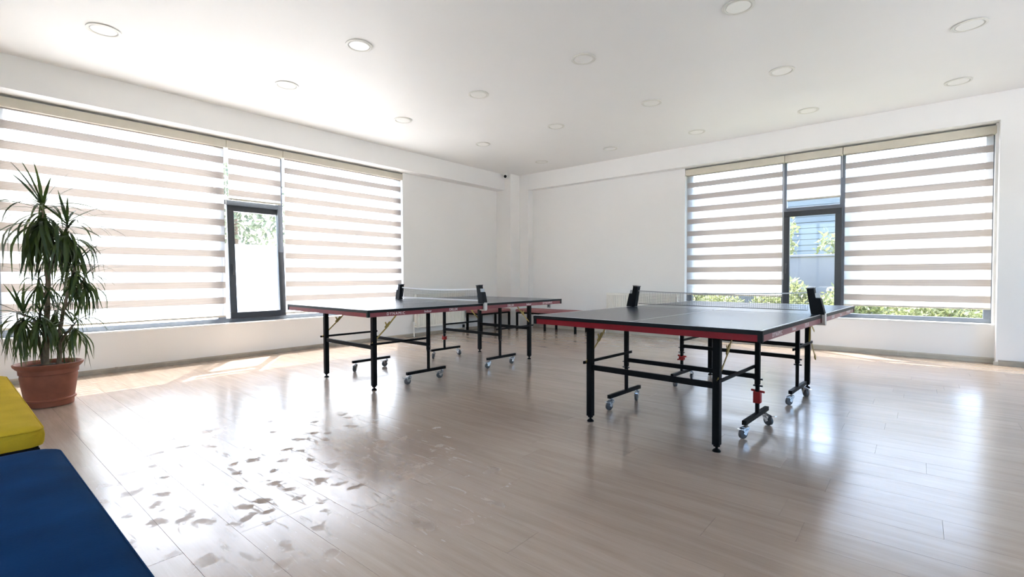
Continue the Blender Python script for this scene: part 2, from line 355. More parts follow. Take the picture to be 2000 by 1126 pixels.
# floor: every laminate plank a board of its own
fl = tag(MB().box(XL-T, XE+T, YB-T, YR+T, -0.12, -0.012).build('floor', 'baseboard'), **S)
PW, PL = 0.195, 1.38
def plank_mesh(Lx, Ly):
    g, c, h = 0.0003, 0.0005, 0.0004
    x0, x1, y0, y1 = g, Lx-g, g, Ly-g
    b = MB().add([(x0,y0,-0.012),(x1,y0,-0.012),(x1,y1,-0.012),(x0,y1,-0.012),(x0,y0,-h),(x1,y0,-h),(x1,y1,-h),(x0,y1,-h),
                  (x0+c,y0+c,0),(x1-c,y0+c,0),(x1-c,y1-c,0),(x0+c,y1-c,0)],
                 [(0,1,5,4),(1,2,6,5),(2,3,7,6),(3,0,4,7),(4,5,9,8),(5,6,10,9),(6,7,11,10),(7,4,8,11),(8,9,10,11)])
    return b
full = plank_mesh(PL, PW).mesh('plank'); full.materials.append(MATS['laminate'])
planks = []
rr = random.Random(3)
r = math.floor((YB - 0.972) / PW); y = 0.972 + r * PW
while y < YR:
    offx = -2.10 if r == 0 else rr.uniform(0, PL)
    x = offx - PL * math.ceil((offx - XL) / PL)
    while x < XE:
        planks.append((x, y)); x += PL
    y += PW; r += 1
def seen(x, y):
    d = Vector((x + PL/2, y + PW/2, 0)) - Vector((0, 0, CAM_H)); z = d.dot(fw)
    if z < 0.3: return -1
    best = 0
    for px in (x, x + PL/2, x + PL):
        d = Vector((px, y + PW/2, 0)) - Vector((0, 0, CAM_H)); z = d.dot(fw)
        if z > 0.3 and abs(d.dot(r2)/z) < 1.06 and abs(d.dot(u2)/z) < 0.62: best = max(best, 1.0/z/z)
    return best
planks.sort(key=lambda q: -seen(*q))
for i, (x, y) in enumerate(planks[:300]):
    x0, x1 = max(x, XL), min(x + PL, XE); y1 = min(y + PW, YR); y0 = max(y, YB)
    ob = link('plank', full, fl); ob.location = (x0, y0, 0); ob.scale = ((x1-x0)/PL, (y1-y0)/PW, 1)
rest = MB()
for x, y in planks[300:]:
    x0, x1 = max(x, XL), min(x + PL, XE); y1 = min(y + PW, YR); y0 = max(y, YB)
    if x1 - x0 < 0.02: continue
    b = plank_mesh(x1-x0, y1-y0); rest.add([(v[0]+x0, v[1]+y0, v[2]) for v in b.v], b.f)
tag(rest.build('far_planks', 'laminate', fl), kind='stuff')

# ------------------------------------------------------------------ windows
def window(name, P, a0, a1, z0, z1, m0, m1, zt, tilt, fmat, pl_=(-0.05, 0.015), pr_=(-0.015, 0.05)):
    """P(s, d, z) -> world point: s along the wall, d depth outwards from the wall face. m0..m1 = middle bay with the opening sash"""
    root = empty(name, P(0.5*(a0+a1), 0.14, z0), kind='structure')
    base = root.location.copy()
    def bx(mb, s0, s1, d0, d1, q0, q1):
        a, b = Vector(P(s0, d0, q0)) - base, Vector(P(s1, d1, q1)) - base
        return mb.box(a.x, b.x, a.y, b.y, a.z, b.z)
    f = 0.072; D0, D1 = 0.10, 0.165
    zb = z0 + 0.012
    bx(MB(), a1-0.024, a1, 0.0, T-0.002, z0+0.012, z1).build('reveal_plaster', 'trim_white', root)
    bx(MB(), a0, a1-0.024, D0, D1, zb, zb + 0.055).build('frame_bottom', fmat, root, 0.003)
    bx(MB(), a0, a1-0.024, D0, D1, z1 - 0.10, z1).build('frame_top', fmat, root, 0.003)
    for s0, s1 in ((a0, a0+f+0.01), (m0+pl_[0], m0+pl_[1]), (m1+pr_[0], m1+pr_[1]), (a1-f-0.022, a1-0.022)):
        bx(MB(), s0, s1, D0+0.002, D1-0.002, zb+0.055, z1-0.10).build('frame_post', fmat, root, 0.003)
    bx(MB(), m0+pl_[1], m1+pr_[0], D0+0.002, D1-0.002, zt, zt+0.062).build('transom', fmat, root, 0.003)
    for s0, s1, q0, q1 in ((a0+f+0.01, m0+pl_[0], zb+0.055, z1-0.10), (m1+pr_[1], a1-f-0.022, zb+0.055, z1-0.10), (m0+pl_[1], m1+pr_[0], zt+0.062, z1-0.10)):
        bx(MB(), s0, s1, 0.130, 0.136, q0, q1).build('pane', 'glass', root)
    # white sill board
    bx(MB(), a0, a1, -0.012, D1, z0-0.012, z0+0.012).build('sill', 'trim_white', root, 0.004)
    # opening sash, hinged at the bottom
    hz = zb + 0.048
    pb = Vector(P(0.5*(m0+m1), 0.098, hz)) - base
    sash = MB(); e1 = (m1-m0)/2 + 0.018; H = zt + 0.008 - hz; sw = 0.082
    ax = (Vector(P(1, 0, 0)) - Vector(P(0, 0, 0))); dn = (Vector(P(0, 1, 0)) - Vector(P(0, 0, 0)))
    def lp(s, d, q): return ax * s + dn * d + Vector((0, 0, q))
    def lb(mb, s0, s1, d0, d1, q0, q1):
        a, b = lp(s0, d0, q0), lp(s1, d1, q1); return mb.box(a.x, b.x, a.y, b.y, a.z, b.z)
    dd0, dd1 = -0.045, 0.0
    lb(sash, -e1, e1, dd0, dd1, 0, sw); lb(sash, -e1, e1, dd0, dd1, H-sw, H)
    lb(sash, -e1, -e1+sw, dd0, dd1, sw, H-sw); lb(sash, e1-sw, e1, dd0, dd1, sw, H-sw)
    so_ = sash.build('sash', 'frame', root, 0.004)
    so_.location = pb
    so_.rotation_mode = 'AXIS_ANGLE'
    t = -dn.cross(Vector((0, 0, 1)))
    so_.rotation_axis_angle = (tilt, t.x, t.y, t.z)
    lb(MB(), -e1+sw, e1-sw, -0.026, -0.020, sw, H-sw).build('pane', 'glass', so_)
    hm = MB(); hs = -e1 + 0.04
    lb(hm, hs-0.014, hs+0.014, dd0-0.010, dd0, H*0.46-0.035, H*0.46+0.035); lb(hm, hs-0.009, hs+0.009, dd0-0.048, dd0-0.010, H*0.46+0.005, H*0.46+0.023)
    lb(hm, hs-0.010, hs+0.010, dd0-0.055, dd0-0.037, H*0.46-0.115, H*0.46+0.023)
    hm.build('handle', 'dark_steel', so_, 0.003)
    return root
PLf = lambda s, d, z: (XL - d, s, z)
PRf = lambda s, d, z: (s, YR + d, z)
window('window_1', PLf, LW0, LW1, LWZ, SOF, 2.485, 3.170, 1.985, 0.055, 'frame_grey', (-0.15, -0.055), (-0.06, 0.006))
window('window_2', PRf, RW0, RW1, RWZ, SOF, -1.530, -0.845, 1.975, 0.0, 'frame_grey')

# ------------------------------------------------------------------ zebra blinds
def blind(P, s0, s1, zbot, label, top=2.792):
    root = empty('zebra_blind', P(0.5*(s0+s1), 0.03, zbot), label=label, cat='blind', group='striped zebra blinds on the windows')
    base = root.location.copy()
    def bx(mb, a, b, d0, d1, q0, q1):
        p, q = Vector(P(a, d0, q0)) - base, Vector(P(b, d1, q1)) - base
        return mb.box(p.x, q.x, p.y, q.y, p.z, q.z)
    c0, c1 = s0 - 0.012, s1 + 0.012
    bx(MB(), c0, c1, -0.004, 0.078, top-0.098, top).build('cassette', 'cassette', root, 0.006)
    f0, f1 = s0 + 0.012, s1 - 0.012
    zt = top - 0.098
    def sheet(d, q0, q1, nm, mt):
        return MB().add([Vector(P(a_, d, q_)) - base for a_, q_ in ((f0, q0), (f1, q0), (f1, q1), (f0, q1))], [(0, 1, 2, 3)]).build(nm, mt, root)
    sheet(0.030, zbot+0.01, zt+0.02, 'sheer_cloth', 'sheer')
    z = 2.532
    sheet(0.027, zt-0.018, zt+0.01, 'band', 'band')
    while z - 0.042 > zbot - 0.02:
        q0 = max(z - 0.042, zbot + 0.012)
        if z + 0.042 - q0 > 0.01:
            sheet(0.027, q0, z + 0.042, 'band', 'band')
        z -= 0.1985
    bx(MB(), f0, f1, 0.018, 0.042, zbot-0.008, zbot+0.014).build('bottom_rail', 'rail', root, 0.004)
    m = MB()
    for dz in (0.012, 0.022): m.tube([Vector(P(s1+0.004, dz, zt)) - base, Vector(P(s1+0.004, dz, max(zbot+0.25, 0.95))) - base], 0.0018, 5)
    m.build('pull_chain', 'plastic_white', root)
    return root
blind(PLf, 0.400, 2.412, 0.540, 'wide striped blind behind the potted plant, leftmost on the left window')
blind(PLf, 2.440, 3.130, 2.050, 'short raised striped blind above the tilted window sash on the left')
blind(PLf, 3.158, 5.170, 0.535, 'wide striped blind behind the left tennis table, right of the tilted sash')
blind(PRf, -2.975, -1.545, 0.735, 'striped blind left of the dark sash on the far right window')
blind(PRf, -1.515, -0.835, 2.135, 'short raised striped blind above the dark sash on the far right window')
blind(PRf, -0.805, 0.664, 0.634, 'striped blind right of the dark sash, rightmost in the room')

# ------------------------------------------------------------------ ceiling downlights
GX, GY, GDX, GDY = -5.306, 0.962, 1.4004, 1.5512
rim = MB().lathe([(0.098, 0.0), (0.118, -0.003), (0.118, -0.009), (0.100, -0.012), (0.094, -0.008), (0.094, -0.002)], seg=40).mesh('rim', True); rim.materials.append(MATS['lamp_rim'])
disc = MB().lathe([(0.001, -0.009), (0.088, -0.009), (0.090, -0.006), (0.090, 0.0), (0.001, 0.0)], seg=40).mesh('diffuser', True); disc.materials.append(MATS['lamp_disc'])
gap = MB().lathe([(0.001, -0.0015), (0.096, -0.0015), (0.096, 0.0), (0.001, 0.0)], seg=40).mesh('housing', True); gap.materials.append(MATS['lamp_gap'])
rows = ['row nearest the left windows', 'second row from left', 'middle row', 'fourth row from left', 'rightmost row']
nth = {4: 'first from the far wall', 3: 'second from the far wall', 2: 'third from the far wall', 1: 'fourth from the far wall', 0: 'fifth from the far wall'}
for i, j in [(0,0),(0,1),(0,2),(0,3),(0,4),(1,1),(1,2),(1,3),(1,4),(2,2),(2,3),(2,4),(3,2),(3,3),(3,4),(4,3),(4,4)]:
    t = empty('ceiling_downlight', (GX+i*GDX, GY+j*GDY, ZC), label=f'round ceiling downlight, {rows[i]}, {nth[j]}', cat='ceiling light', group='round downlights in the ceiling')
    link('rim', rim, t); link('diffuser', disc, t); link('housing', gap, t)

# ------------------------------------------------------------------ table tennis tables
HW, HL, TH = 0.7625, 1.37, 0.76
TXT = {k: text_mesh(k, s, spacing=sp) for k, s, sp in (('DYNAMIC', 0.034, 1.35), ('Indoor', 0.031, 1.0), ('DELUX', 0.034, 1.0))}
def caster_parts(parent, x, y, z, ang):
    c = MB().lathe([(0.010, 0), (0.010, -0.012), (0.016, -0.014), (0.016, -0.022), (0.009, -0.024)], (x, y, z), 12)
    ca, sa = math.cos(ang), math.sin(ang)
    wx, wy = x + 0.026*ca, y + 0.026*sa
    for sd in (-1, 1):
        ox, oy = -sa*0.015*sd, ca*0.015*sd
        c.bar((x - 0.012*ca + ox, y - 0.012*sa + oy, z - 0.022), (wx + 0.012*ca + ox, wy + 0.012*sa + oy, z - 0.034), 0.004, 0.018)
        c.bar((x + 0.004*ca + ox, y + 0.004*sa + oy, z - 0.026), (wx + ox, wy + oy, 0.030), 0.004, 0.026)
    c.bar((wx + 0.02*ca - sa*0.012, wy + 0.02*sa + ca*0.012, z - 0.028), (wx + 0.048*ca - sa*0.012, wy + 0.048*sa + ca*0.012, z - 0.020), 0.022, 0.005)
    cs = c.build('caster', 'chrome', parent)
    wl = MB(); ax = Vector((-sa, ca, 0))
    prof = [(0.010, -0.011), (0.026, -0.011), (0.0325, -0.008), (0.0325, 0.008), (0.026, 0.011), (0.010, 0.011)]
    seg = 18; k0 = 0; b2 = Vector((ca, sa, 0)); u = Vector((0, 0, 1)); cen = Vector((wx, wy, 0.0330))
    for r_, h in prof:
        wl.v += [tuple(cen + ax*h + (b2*math.cos(2*math.pi*j/seg) + u*math.sin(2*math.pi*j/seg))*r_) for j in range(seg)]
    for a in range(len(prof)-1):
        for j in range(seg): wl.f.append((a*seg+j, a*seg+(j+1) % seg, (a+1)*seg+(j+1) % seg, (a+1)*seg+j))
    wl.f.append(tuple(range(seg))); wl.f.append(tuple((len(prof)-1)*seg+j for j in reversed(range(seg))))
    wl.build('wheel', 'wheel', cs, smooth=True)

def tennis_table(x, y, a, label, near):
    root = empty('table_tennis_table', (x, y, 0), a, label=label, cat='tennis table', group='folding table tennis tables')
    for h, (v0, v1) in enumerate(((-HL, -0.010), (0.010, HL))):
        top = MB().box(-HW, HW, v0, v1, TH-0.022, TH).build('tabletop', 'table_top', root, 0.002)
        e = MB()
        e.box(-HW-0.0015, -HW+0.001, v0, v1, TH-0.0235, TH-0.002).box(HW-0.001, HW+0.0015, v0, v1, TH-0.0235, TH-0.002)
        e.box(-HW, HW, v0-0.0015, v0+0.001, TH-0.0235, TH-0.002).box(-HW, HW, v1-0.001, v1+0.0015, TH-0.0235, TH-0.002)
        e.build('edge_band', 'table_edge', top)
        ln = MB(); zz = TH + 0.0004; tw = 0.012
        ln.box(-HW+0.002, -HW+tw, v0, v1, TH-0.001, zz).box(HW-tw, HW-0.002, v0, v1, TH-0.001, zz)
        ve = (v0+0.002, v0+tw) if h == 0 else (v1-tw, v1-0.002)
        ln.box(-HW+tw, HW-tw, ve[0], ve[1], TH-0.001, zz).box(-0.0015, 0.0015, v0+tw, v1-tw, TH-0.001, zz)
        ln.build('line_marking', 'line_white', top)
        # painted steel apron under the edge, one rail per side
        for sd in (-1, 1):
            ap = MB().box(sd*(HW-0.004), sd*(HW-0.022), v0+0.004, v1-0.004, TH-0.060, TH-0.022).build('apron_rail', 'apron_rose', root, 0.002)
            for word, vc in (('DYNAMIC', 1.088), ('Indoor', 0.735), ('DELUX', 0.420)):
                vv = vc if h else -vc
                t = link('lettering', TXT[word], ap)
                if sd > 0: t.matrix_local = Matrix(((0, 0, 1, HW-0.0036), (1, 0, 0, vv), (0, 1, 0, TH-0.0405), (0, 0, 0, 1)))
                else: t.matrix_local = Matrix(((0, 0, -1, -HW+0.0036), (-1, 0, 0, vv), (0, 1, 0, TH-0.0405), (0, 0, 0, 1)))
            for vb in (v0, v1):
                if abs(vb) > 1: MB().box(sd*(HW+0.001), sd*(HW-0.024), vb, vb - math.copysign(0.022, vb), TH-0.061, TH-0.021).build('corner_cap', 'table_edge', root, 0.002)
        for vb, sg in ((v0, 1), (v1, -1)):
            MB().box(-HW+0.024, HW-0.024, vb+sg*0.004, vb+sg*0.022, TH-0.060, TH-0.022).build('apron_rail', 'apron_red' if abs(vb) > 1 else 'black_metal', root, 0.002)
        s = -1 if h == 0 else 1
        # outer legs with levelling feet
        for u in (-0.445, 0.445):
            lg = MB().box(u-0.021, u+0.021, s*1.115-0.021, s*1.115+0.021, 0.040, TH-0.024).build('leg', 'black_metal', root, 0.003)
            MB().lathe([(0.024, 0.0), (0.024, 0.006), (0.016, 0.014), (0.008, 0.018), (0.008, 0.030), (0.019, 0.031), (0.019, 0.040)], (u, s*1.115, 0), 16).build('foot', 'black_metal', lg, smooth=True)
        MB().box(-0.425, 0.425, s*1.115-0.012, s*1.115+0.012, 0.372, 0.408).build('crossbar', 'black_metal', root, 0.002)
        MB().box(-0.425, 0.425, s*1.115-0.014, s*1.115+0.014, TH-0.052, TH-0.024).build('top_bar', 'black_metal', root, 0.002)
        # inner posts on castered feet
        for u in (-0.495, 0.495):
            ps = MB().box(u-0.015, u+0.015, s*0.525-0.015, s*0.525+0.015, 0.31, TH-0.024).box(u-0.0115, u+0.0115, s*0.525-0.0115, s*0.525+0.0115, 0.118, 0.31).build('post', 'black_metal', root, 0.002)
            su = 1 if u > 0 else -1
            for zz in (0.30, 0.345): MB().tube([(u-su*0.026, s*0.525, zz), (u+su*0.032, s*0.525, zz)], 0.006, 8).build('bolt', 'dark_steel', ps)
            bm_ = MB().box(u-0.014, u+0.014, s*0.31, s*0.79, 0.092, 0.120).build('caster_beam', 'black_metal', root, 0.002)
            for v in (0.350, 0.750): caster_parts(bm_, u, s*v, 0.092, random.uniform(-2.2, 0.6))
            # folding brace from leg to post
            br_ = MB(); o = u + su*0.0 - su*0.025
            br_.bar((o, s*1.165, 0.425), (o, s*0.49, 0.425), 0.012, 0.020); br_.tube([(o-0.012, s*0.525, 0.425), (u, s*0.525, 0.425)], 0.006, 8); br_.tube([(o, s*1.13, 0.425), (o-su*0.03, s*1.13, 0.425)], 0.006, 8)
            br_.build('brace', 'black_metal', root, 0.0015)
            # brass-coloured locking arm
            if near and s > 0 and u > 0:
                lk = MB().bar((o, 1.05, 0.625), (o, 1.25, 0.515), 0.004, 0.018).bar((o+0.006, 1.06, 0.63), (o+0.006, 1.03, 0.44), 0.004, 0.013).bar((o+0.003, 1.12, 0.43), (o+0.003, 1.28, 0.27), 0.004, 0.016).bar((o+0.003, 1.262, 0.29), (o+0.003, 1.30, 0.25), 0.010, 0.026)
            else:
                lk = MB().bar((o-su*0.010, s*1.150, 0.425), (o-su*0.010, s*0.965, 0.585), 0.004, 0.012).bar((o-su*0.014, s*0.985, 0.565), (o-su*0.014, s*0.840, 0.712), 0.004, 0.013)
                lk.bar((o-su*0.012, s*1.000, 0.565), (o-su*0.012, s*0.945, 0.615), 0.008, 0.022).bar((o-su*0.012, s*0.985, 0.590), (o-su*0.012, s*0.998, 0.618), 0.004, 0.012)
            lk.build('locking_arm', 'brass', root)
        MB().box(-0.482, 0.482, s*0.525-0.010, s*0.525+0.010, 0.346, 0.378).build('crossbar', 'black_metal', root, 0.002)
        MB().box(-0.482, 0.482, s*0.525-0.012, s*0.525+0.012, TH-0.048, TH-0.024).build('top_bar', 'black_metal', root, 0.002)
    # red transport clips on two of the posts
    clips = [(0.495, -0.525), (-0.495, 0.525)] if near else [(-0.495, 0.525), (-0.495, -0.525)]
    for u, v in clips:
        big = near and u > 0
        c = MB().box(u-0.022, u+0.022, v-0.022, v+0.022, 0.185 if big else 0.225, 0.262).tube([(u-0.040, v, 0.268), (u+0.045, v, 0.262)], 0.008, 8)
        if not big: c.bar((u-0.045, v, 0.225), (u+0.030, v, 0.250), 0.012, 0.014)
        c.build('safety_clip', 'red_plastic', root, 0.003)
    # net set: two leaning retractable posts, clamps and the mesh net
    for sd in (-1, 1):
        poly = [(0.700, TH+0.002), (0.785, TH+0.002), (0.757, 0.880), (0.727, 0.880), (0.716, 0.948), (0.670, 0.942)]
        poly = [(sd*a_, b_) for a_, b_ in poly]
        po = MB().prism(poly, -0.028, 0.028, 'xz').build('net_post', 'post_black', root, 0.004)
        MB().prism([(sd*a_, b_) for a_, b_ in ((0.726, 0.879), (0.754, 0.879), (0.748, 0.912), (0.719, 0.914))], -0.020, 0.020, 'xz').build('reel', 'steel_grey', po, 0.002)
        MB().prism([(sd*a_, b_) for a_, b_ in ((0.668, 0.941), (0.718, 0.947), (0.719, 0.955), (0.667, 0.949))], -0.031, 0.031, 'xz').build('post_cap', 'dark_steel', po, 0.002)
        MB().box(sd*0.745, sd*0.788, -0.022, 0.022, TH+0.001, TH+0.010).box(sd*0.7665, sd*0.788, -0.022, 0.022, TH-0.064, TH+0.001).box(sd*0.71, sd*0.788, -0.018, 0.018, TH-0.074, TH-0.0605).build('clamp', 'clamp', po, 0.003)
    def ztop(u): return 0.893 + 0.017 * (u/0.67)**2 + (0.008 * u if near else 0.0)
    strings = MB(); nu, z0 = 88, TH + 0.028
    us = [-0.675 + 1.35*i/nu for i in range(nu+1)]
    th = 0.00072
    for u in us: strings.bar((u, 0, z0), (u, 0, ztop(u)), th*2, th*2, (0, 1, 0))
    for k in range(8):
        fz = k/8.0
        for i in range(0, nu, 4):
            ua, ub = us[i], us[min(i+4, nu)]
            strings.bar((ua, 0.0004, z0+(ztop(ua)-z0)*fz), (ub, 0.0004, z0+(ztop(ub)-z0)*fz), th*2, th*2)
    net = strings.build('net', 'net_black', root)
    tp = MB(); bt = MB(); tt = 0.0045 if near else 0.007
    for i in range(0, nu, 4):
        ua, ub = us[i], us[i+4]
        tp.bar((ua, 0, ztop(ua)), (ub, 0, ztop(ub)), 0.004, tt*2); 
        bt.bar((ua, 0, z0), (ub, 0, z0), 0.004, 0.005 if near else 0.014)
    tp.build('top_tape', 'steel_grey' if near else 'tape_white', net); bt.build('bottom_tape', 'net_black' if near else 'tape_white', net)
    return root
tennis_table(-1.2888, 4.0968, -0.0555, 'table tennis table with a bright red front edge, nearer the far right window', True)
tennis_table(-4.2369, 3.7073, -0.0299, 'table tennis table in front of the left window, its red side lettered in white', False)

# ------------------------------------------------------------------ benches
def rounded_rect(x0, x1, y0, y1, r, seg=6):
    pts = []
    for cx, cy_, a0 in ((x1-r, y1-r, 0), (x0+r, y1-r, 90), (x0+r, y0+r, 180), (x1-r, y0+r, 270)):
        for k in range(seg+1):
            t = math.radians(a0 + 90*k/seg); pts.append((cx + r*math.cos(t), cy_ + r*math.sin(t)))
    return pts
def bench(x0, x1, y0, y1, ztop, thick, material, label, legs, r=0.05):
    cx, cy_ = (x0+x1)/2, (y0+y1)/2
    root = empty('bench', (cx, cy_, 0), label=label, cat='bench', group='upholstered benches with black legs')
    b = MB(); rings = []
    k = 0; zb = ztop - thick
    prof = [(0.020, zb), (0.004, zb+0.006), (0.0, zb+0.018), (-0.002, zb+thick*0.5), (0.0, ztop-0.024), (0.006, ztop-0.010), (0.020, ztop-0.003), (0.05, ztop+0.001), (0.12, ztop+0.004)]
    for ins, z in prof:
        ring = rounded_rect(x0-cx+ins, x1-cx-ins, y0-cy_+ins, y1-cy_-ins, max(r-ins*0.5, 0.012)); b.v += [(p[0], p[1], z) for p in ring]
        nn = len(ring)
    for i in range(len(prof)-1):
        for j in range(nn): b.f.append((i*nn+j, i*nn+(j+1) % nn, (i+1)*nn+(j+1) % nn, (i+1)*nn+j))
    b.f.append(tuple(range(nn))); b.f.append(tuple((len(prof)-1)*nn+j for j in reversed(range(nn))))
    cu = b.build('cushion', material, root, smooth=True)
    seam = MB(); ring = rounded_rect(x0-cx+0.003, x1-cx-0.003, y0-cy_+0.003, y1-cy_-0.003, r)
    seam.tube([(p[0], p[1], ztop-0.013) for p in ring + ring[:1]], 0.003, 5, caps=False); seam.build('piping', material, cu, smooth=True)
    fr = MB(); i = 0.035; zf = zb - 0.030
    for ya in (y0-cy_+i, y1-cy_-i): fr.bar((x0-cx+i, ya, zb-0.015), (x1-cx-i, ya, zb-0.015), 0.03, 0.03)
    for xa in (x0-cx+i, x1-cx-i): fr.bar((xa, y0-cy_+i, zb-0.015), (xa, y1-cy_-i, zb-0.015), 0.03, 0.03)
    fr.build('under_frame', 'black_metal', root)
    for lx, ly in legs:
        X = x0-cx+i + (x1-x0-2*i)*lx; Y = y0-cy_+i + (y1-y0-2*i)*ly
        MB().box(X-0.018, X+0.018, Y-0.018, Y+0.018, 0.0, zb-0.004).build('leg', 'black_metal', root, 0.003)
    return root
four = [(0, 0), (1, 0), (0, 1), (1, 1)]
bench(-2.455, -0.78, -0.230, 0.285, 0.422, 0.085, 'bench_blue', 'navy blue upholstered bench in the near left corner', four, 0.07)
bench(-4.490, -2.775, -0.225, 0.285, 0.422, 0.085, 'bench_yellow', 'mustard yellow upholstered bench beside the terracotta pot', four, 0.05)
bench(XL+0.03, -6.315, 6.62, 7.50, 0.400, 0.060, 'bench_rose', 'short dusty red bench along the left wall beside the radiator', four, 0.05)
bench(-6.150, -4.72, 7.40, 7.850, 0.400, 0.060, 'bench_rose', 'long dusty red bench along the far wall in the corner', [(0, 0), (1, 0), (0, 1), (1, 1), (0.5, 0), (0.5, 1)], 0.05)

# ------------------------------------------------------------------ radiators
def radiator(P, s0, s1, z0, z1, label):
    root = empty('radiator', P(0.5*(s0+s1), 0.0, 0), label=label, cat='radiator', group='white panel radiators')
    base = root.location.copy()
    def pt(s, d, z): return Vector(P(s, d, z)) - base
    n_ = int(round((s1-s0)/0.0385)); b = MB(); prof = []
    for i in range(n_):
        q = s0 + 0.012 + (s1-s0-0.024)*i/n_; w_ = (s1-s0-0.024)/n_
        prof += [(q, -0.105), (q+w_*0.62, -0.105), (q+w_*0.72, -0.094), (q+w_*0.90, -0.094)]
    prof.append((s1-0.012, -0.105))
    for z in (z0+0.03, z0+0.045, z1-0.045, z1-0.03):
        flat = z in (z0+0.03, z1-0.03)
        b.v += [tuple(pt(s, -0.105 if flat else d, z)) for s, d in prof]
    m_ = len(prof)
    for k in range(3):
        for j in range(m_-1): b.f.append((k*m_+j, k*m_+j+1, (k+1)*m_+j+1, (k+1)*m_+j))
    def bx(mb, a0, a1, d0, d1, q0, q1):
        p, q = pt(a0, d0, q0), pt(a1, d1, q1); return mb.box(p.x, q.x, p.y, q.y, p.z, q.z)
    b.build('front_panel', 'radiator', root)
    bx(bx(MB(), s0, s1, -0.106, -0.090, z0, z0+0.032), s0, s1, -0.106, -0.090, z1-0.032, z1).build('panel_rim', 'radiator', root, 0.003)
    bx(MB(), s0+0.01, s1-0.01, -0.050, -0.036, z0+0.01, z1-0.01).build('back_panel', 'radiator', root, 0.003)
    for s in (s0, s1-0.008): bx(MB(), s, s+0.008, -0.102, -0.034, z0+0.01, z1).build('side_cover', 'radiator', root, 0.002)
    g = MB()
    for i in range(int((s1-s0)/0.03)):
        bx(g, s0+0.01+i*0.03, s0+0.018+i*0.03, -0.100, -0.036, z1-0.006, z1+0.002)
    bx(bx(g, s0, s1, -0.102, -0.094, z1-0.008, z1+0.002), s0, s1, -0.042, -0.034, z1-0.008, z1+0.002)
    g.build('top_grille', 'radiator', root)
    for sv in (s0-0.035, s1+0.035):
        v = MB(); zz = z0 + 0.05; inw = s0+0.005 if sv < s0 else s1-0.005
        v.tube([pt(inw, -0.07, zz), pt(sv, -0.07, zz)], 0.010, 10); v.tube([pt(sv, -0.07, zz+0.015), pt(sv, -0.07, 0.0)], 0.009, 10)
        v.tube([pt(sv, -0.07, zz+0.012), pt(sv, -0.07, zz+0.055)], [0.018, 0.021], 12)
        v.build('valve', 'plastic_white', root, smooth=True)
    bk = MB()
    for s in (s0+0.18, s1-0.18): bx(bk, s-0.015, s+0.015, -0.045, -0.001, z0+0.08, z1-0.08)
    bk.build('bracket', 'radiator', root)
    return root
radiator(PLf, 5.380, 6.550, 0.150, 0.735, 'white panel radiator under the left wall behind the left tennis table')
radiator(PRf, -4.395, -3.080, 0.125, 0.735, 'white panel radiator on the far wall left of the right window')

# ------------------------------------------------------------------ sockets, camera
def socket(P, s, z, w_, h_, material, label, inner):
    root = empty('wall_socket', P(s, 0, z), label=label, cat='socket'); base = root.location.copy()
    def bx(a0, a1, d0, d1, q0, q1, nm, mt, bv=0.003):
        p, q = Vector(P(a0, d0, q0)) - base, Vector(P(a1, d1, q1)) - base
        return MB().box(p.x, q.x, p.y, q.y, p.z, q.z).build(nm, mt, root, bv)
    bx(s-w_/2, s+w_/2, -0.012, 0, z-h_/2, z+h_/2, 'face_plate', material)
    bx(s-w_*0.22, s+w_*0.22, -0.017, -0.012, z-h_*0.22, z+h_*0.22, 'insert', inner, 0.002)
socket(PRf, -5.764, 0.445, 0.075, 0.075, 'steel_grey', 'grey square wall socket above the dusty red bench', 'plastic_dark')
socket(PLf, 6.605, 0.085, 0.060, 0.060, 'plastic_dark', 'small black socket low on the left wall by the radiator', 'black_metal')
socket(PRf, -3.10, 0.70, 0.050, 0.125, 'plastic_white', 'small white plastic holder on the wall by the right radiator', 'plastic_dark')
cc = empty('security_camera', (-6.47, 7.50, ZC), label='small white security camera with black lens in the ceiling corner', cat='camera')
MB().lathe([(0.05, 0.0), (0.05, -0.015), (0.035, -0.025)], seg=20).build('mount', 'plastic_white', cc, smooth=True)
dv = (Vector((0, 0, CAM_H)) - Vector((-6.47, 7.50, 3.07))).normalized(); c0 = Vector((0, 0, -0.060))
MB().tube([c0 - dv*0.06, c0 - dv*0.05, c0 + dv*0.045, c0 + dv*0.055], [0.030, 0.043, 0.043, 0.036], 18).build('housing', 'plastic_white', cc, smooth=True)
MB().tube([c0 + dv*0.046, c0 + dv*0.060], 0.030, 18).build('lens', 'lens', cc)

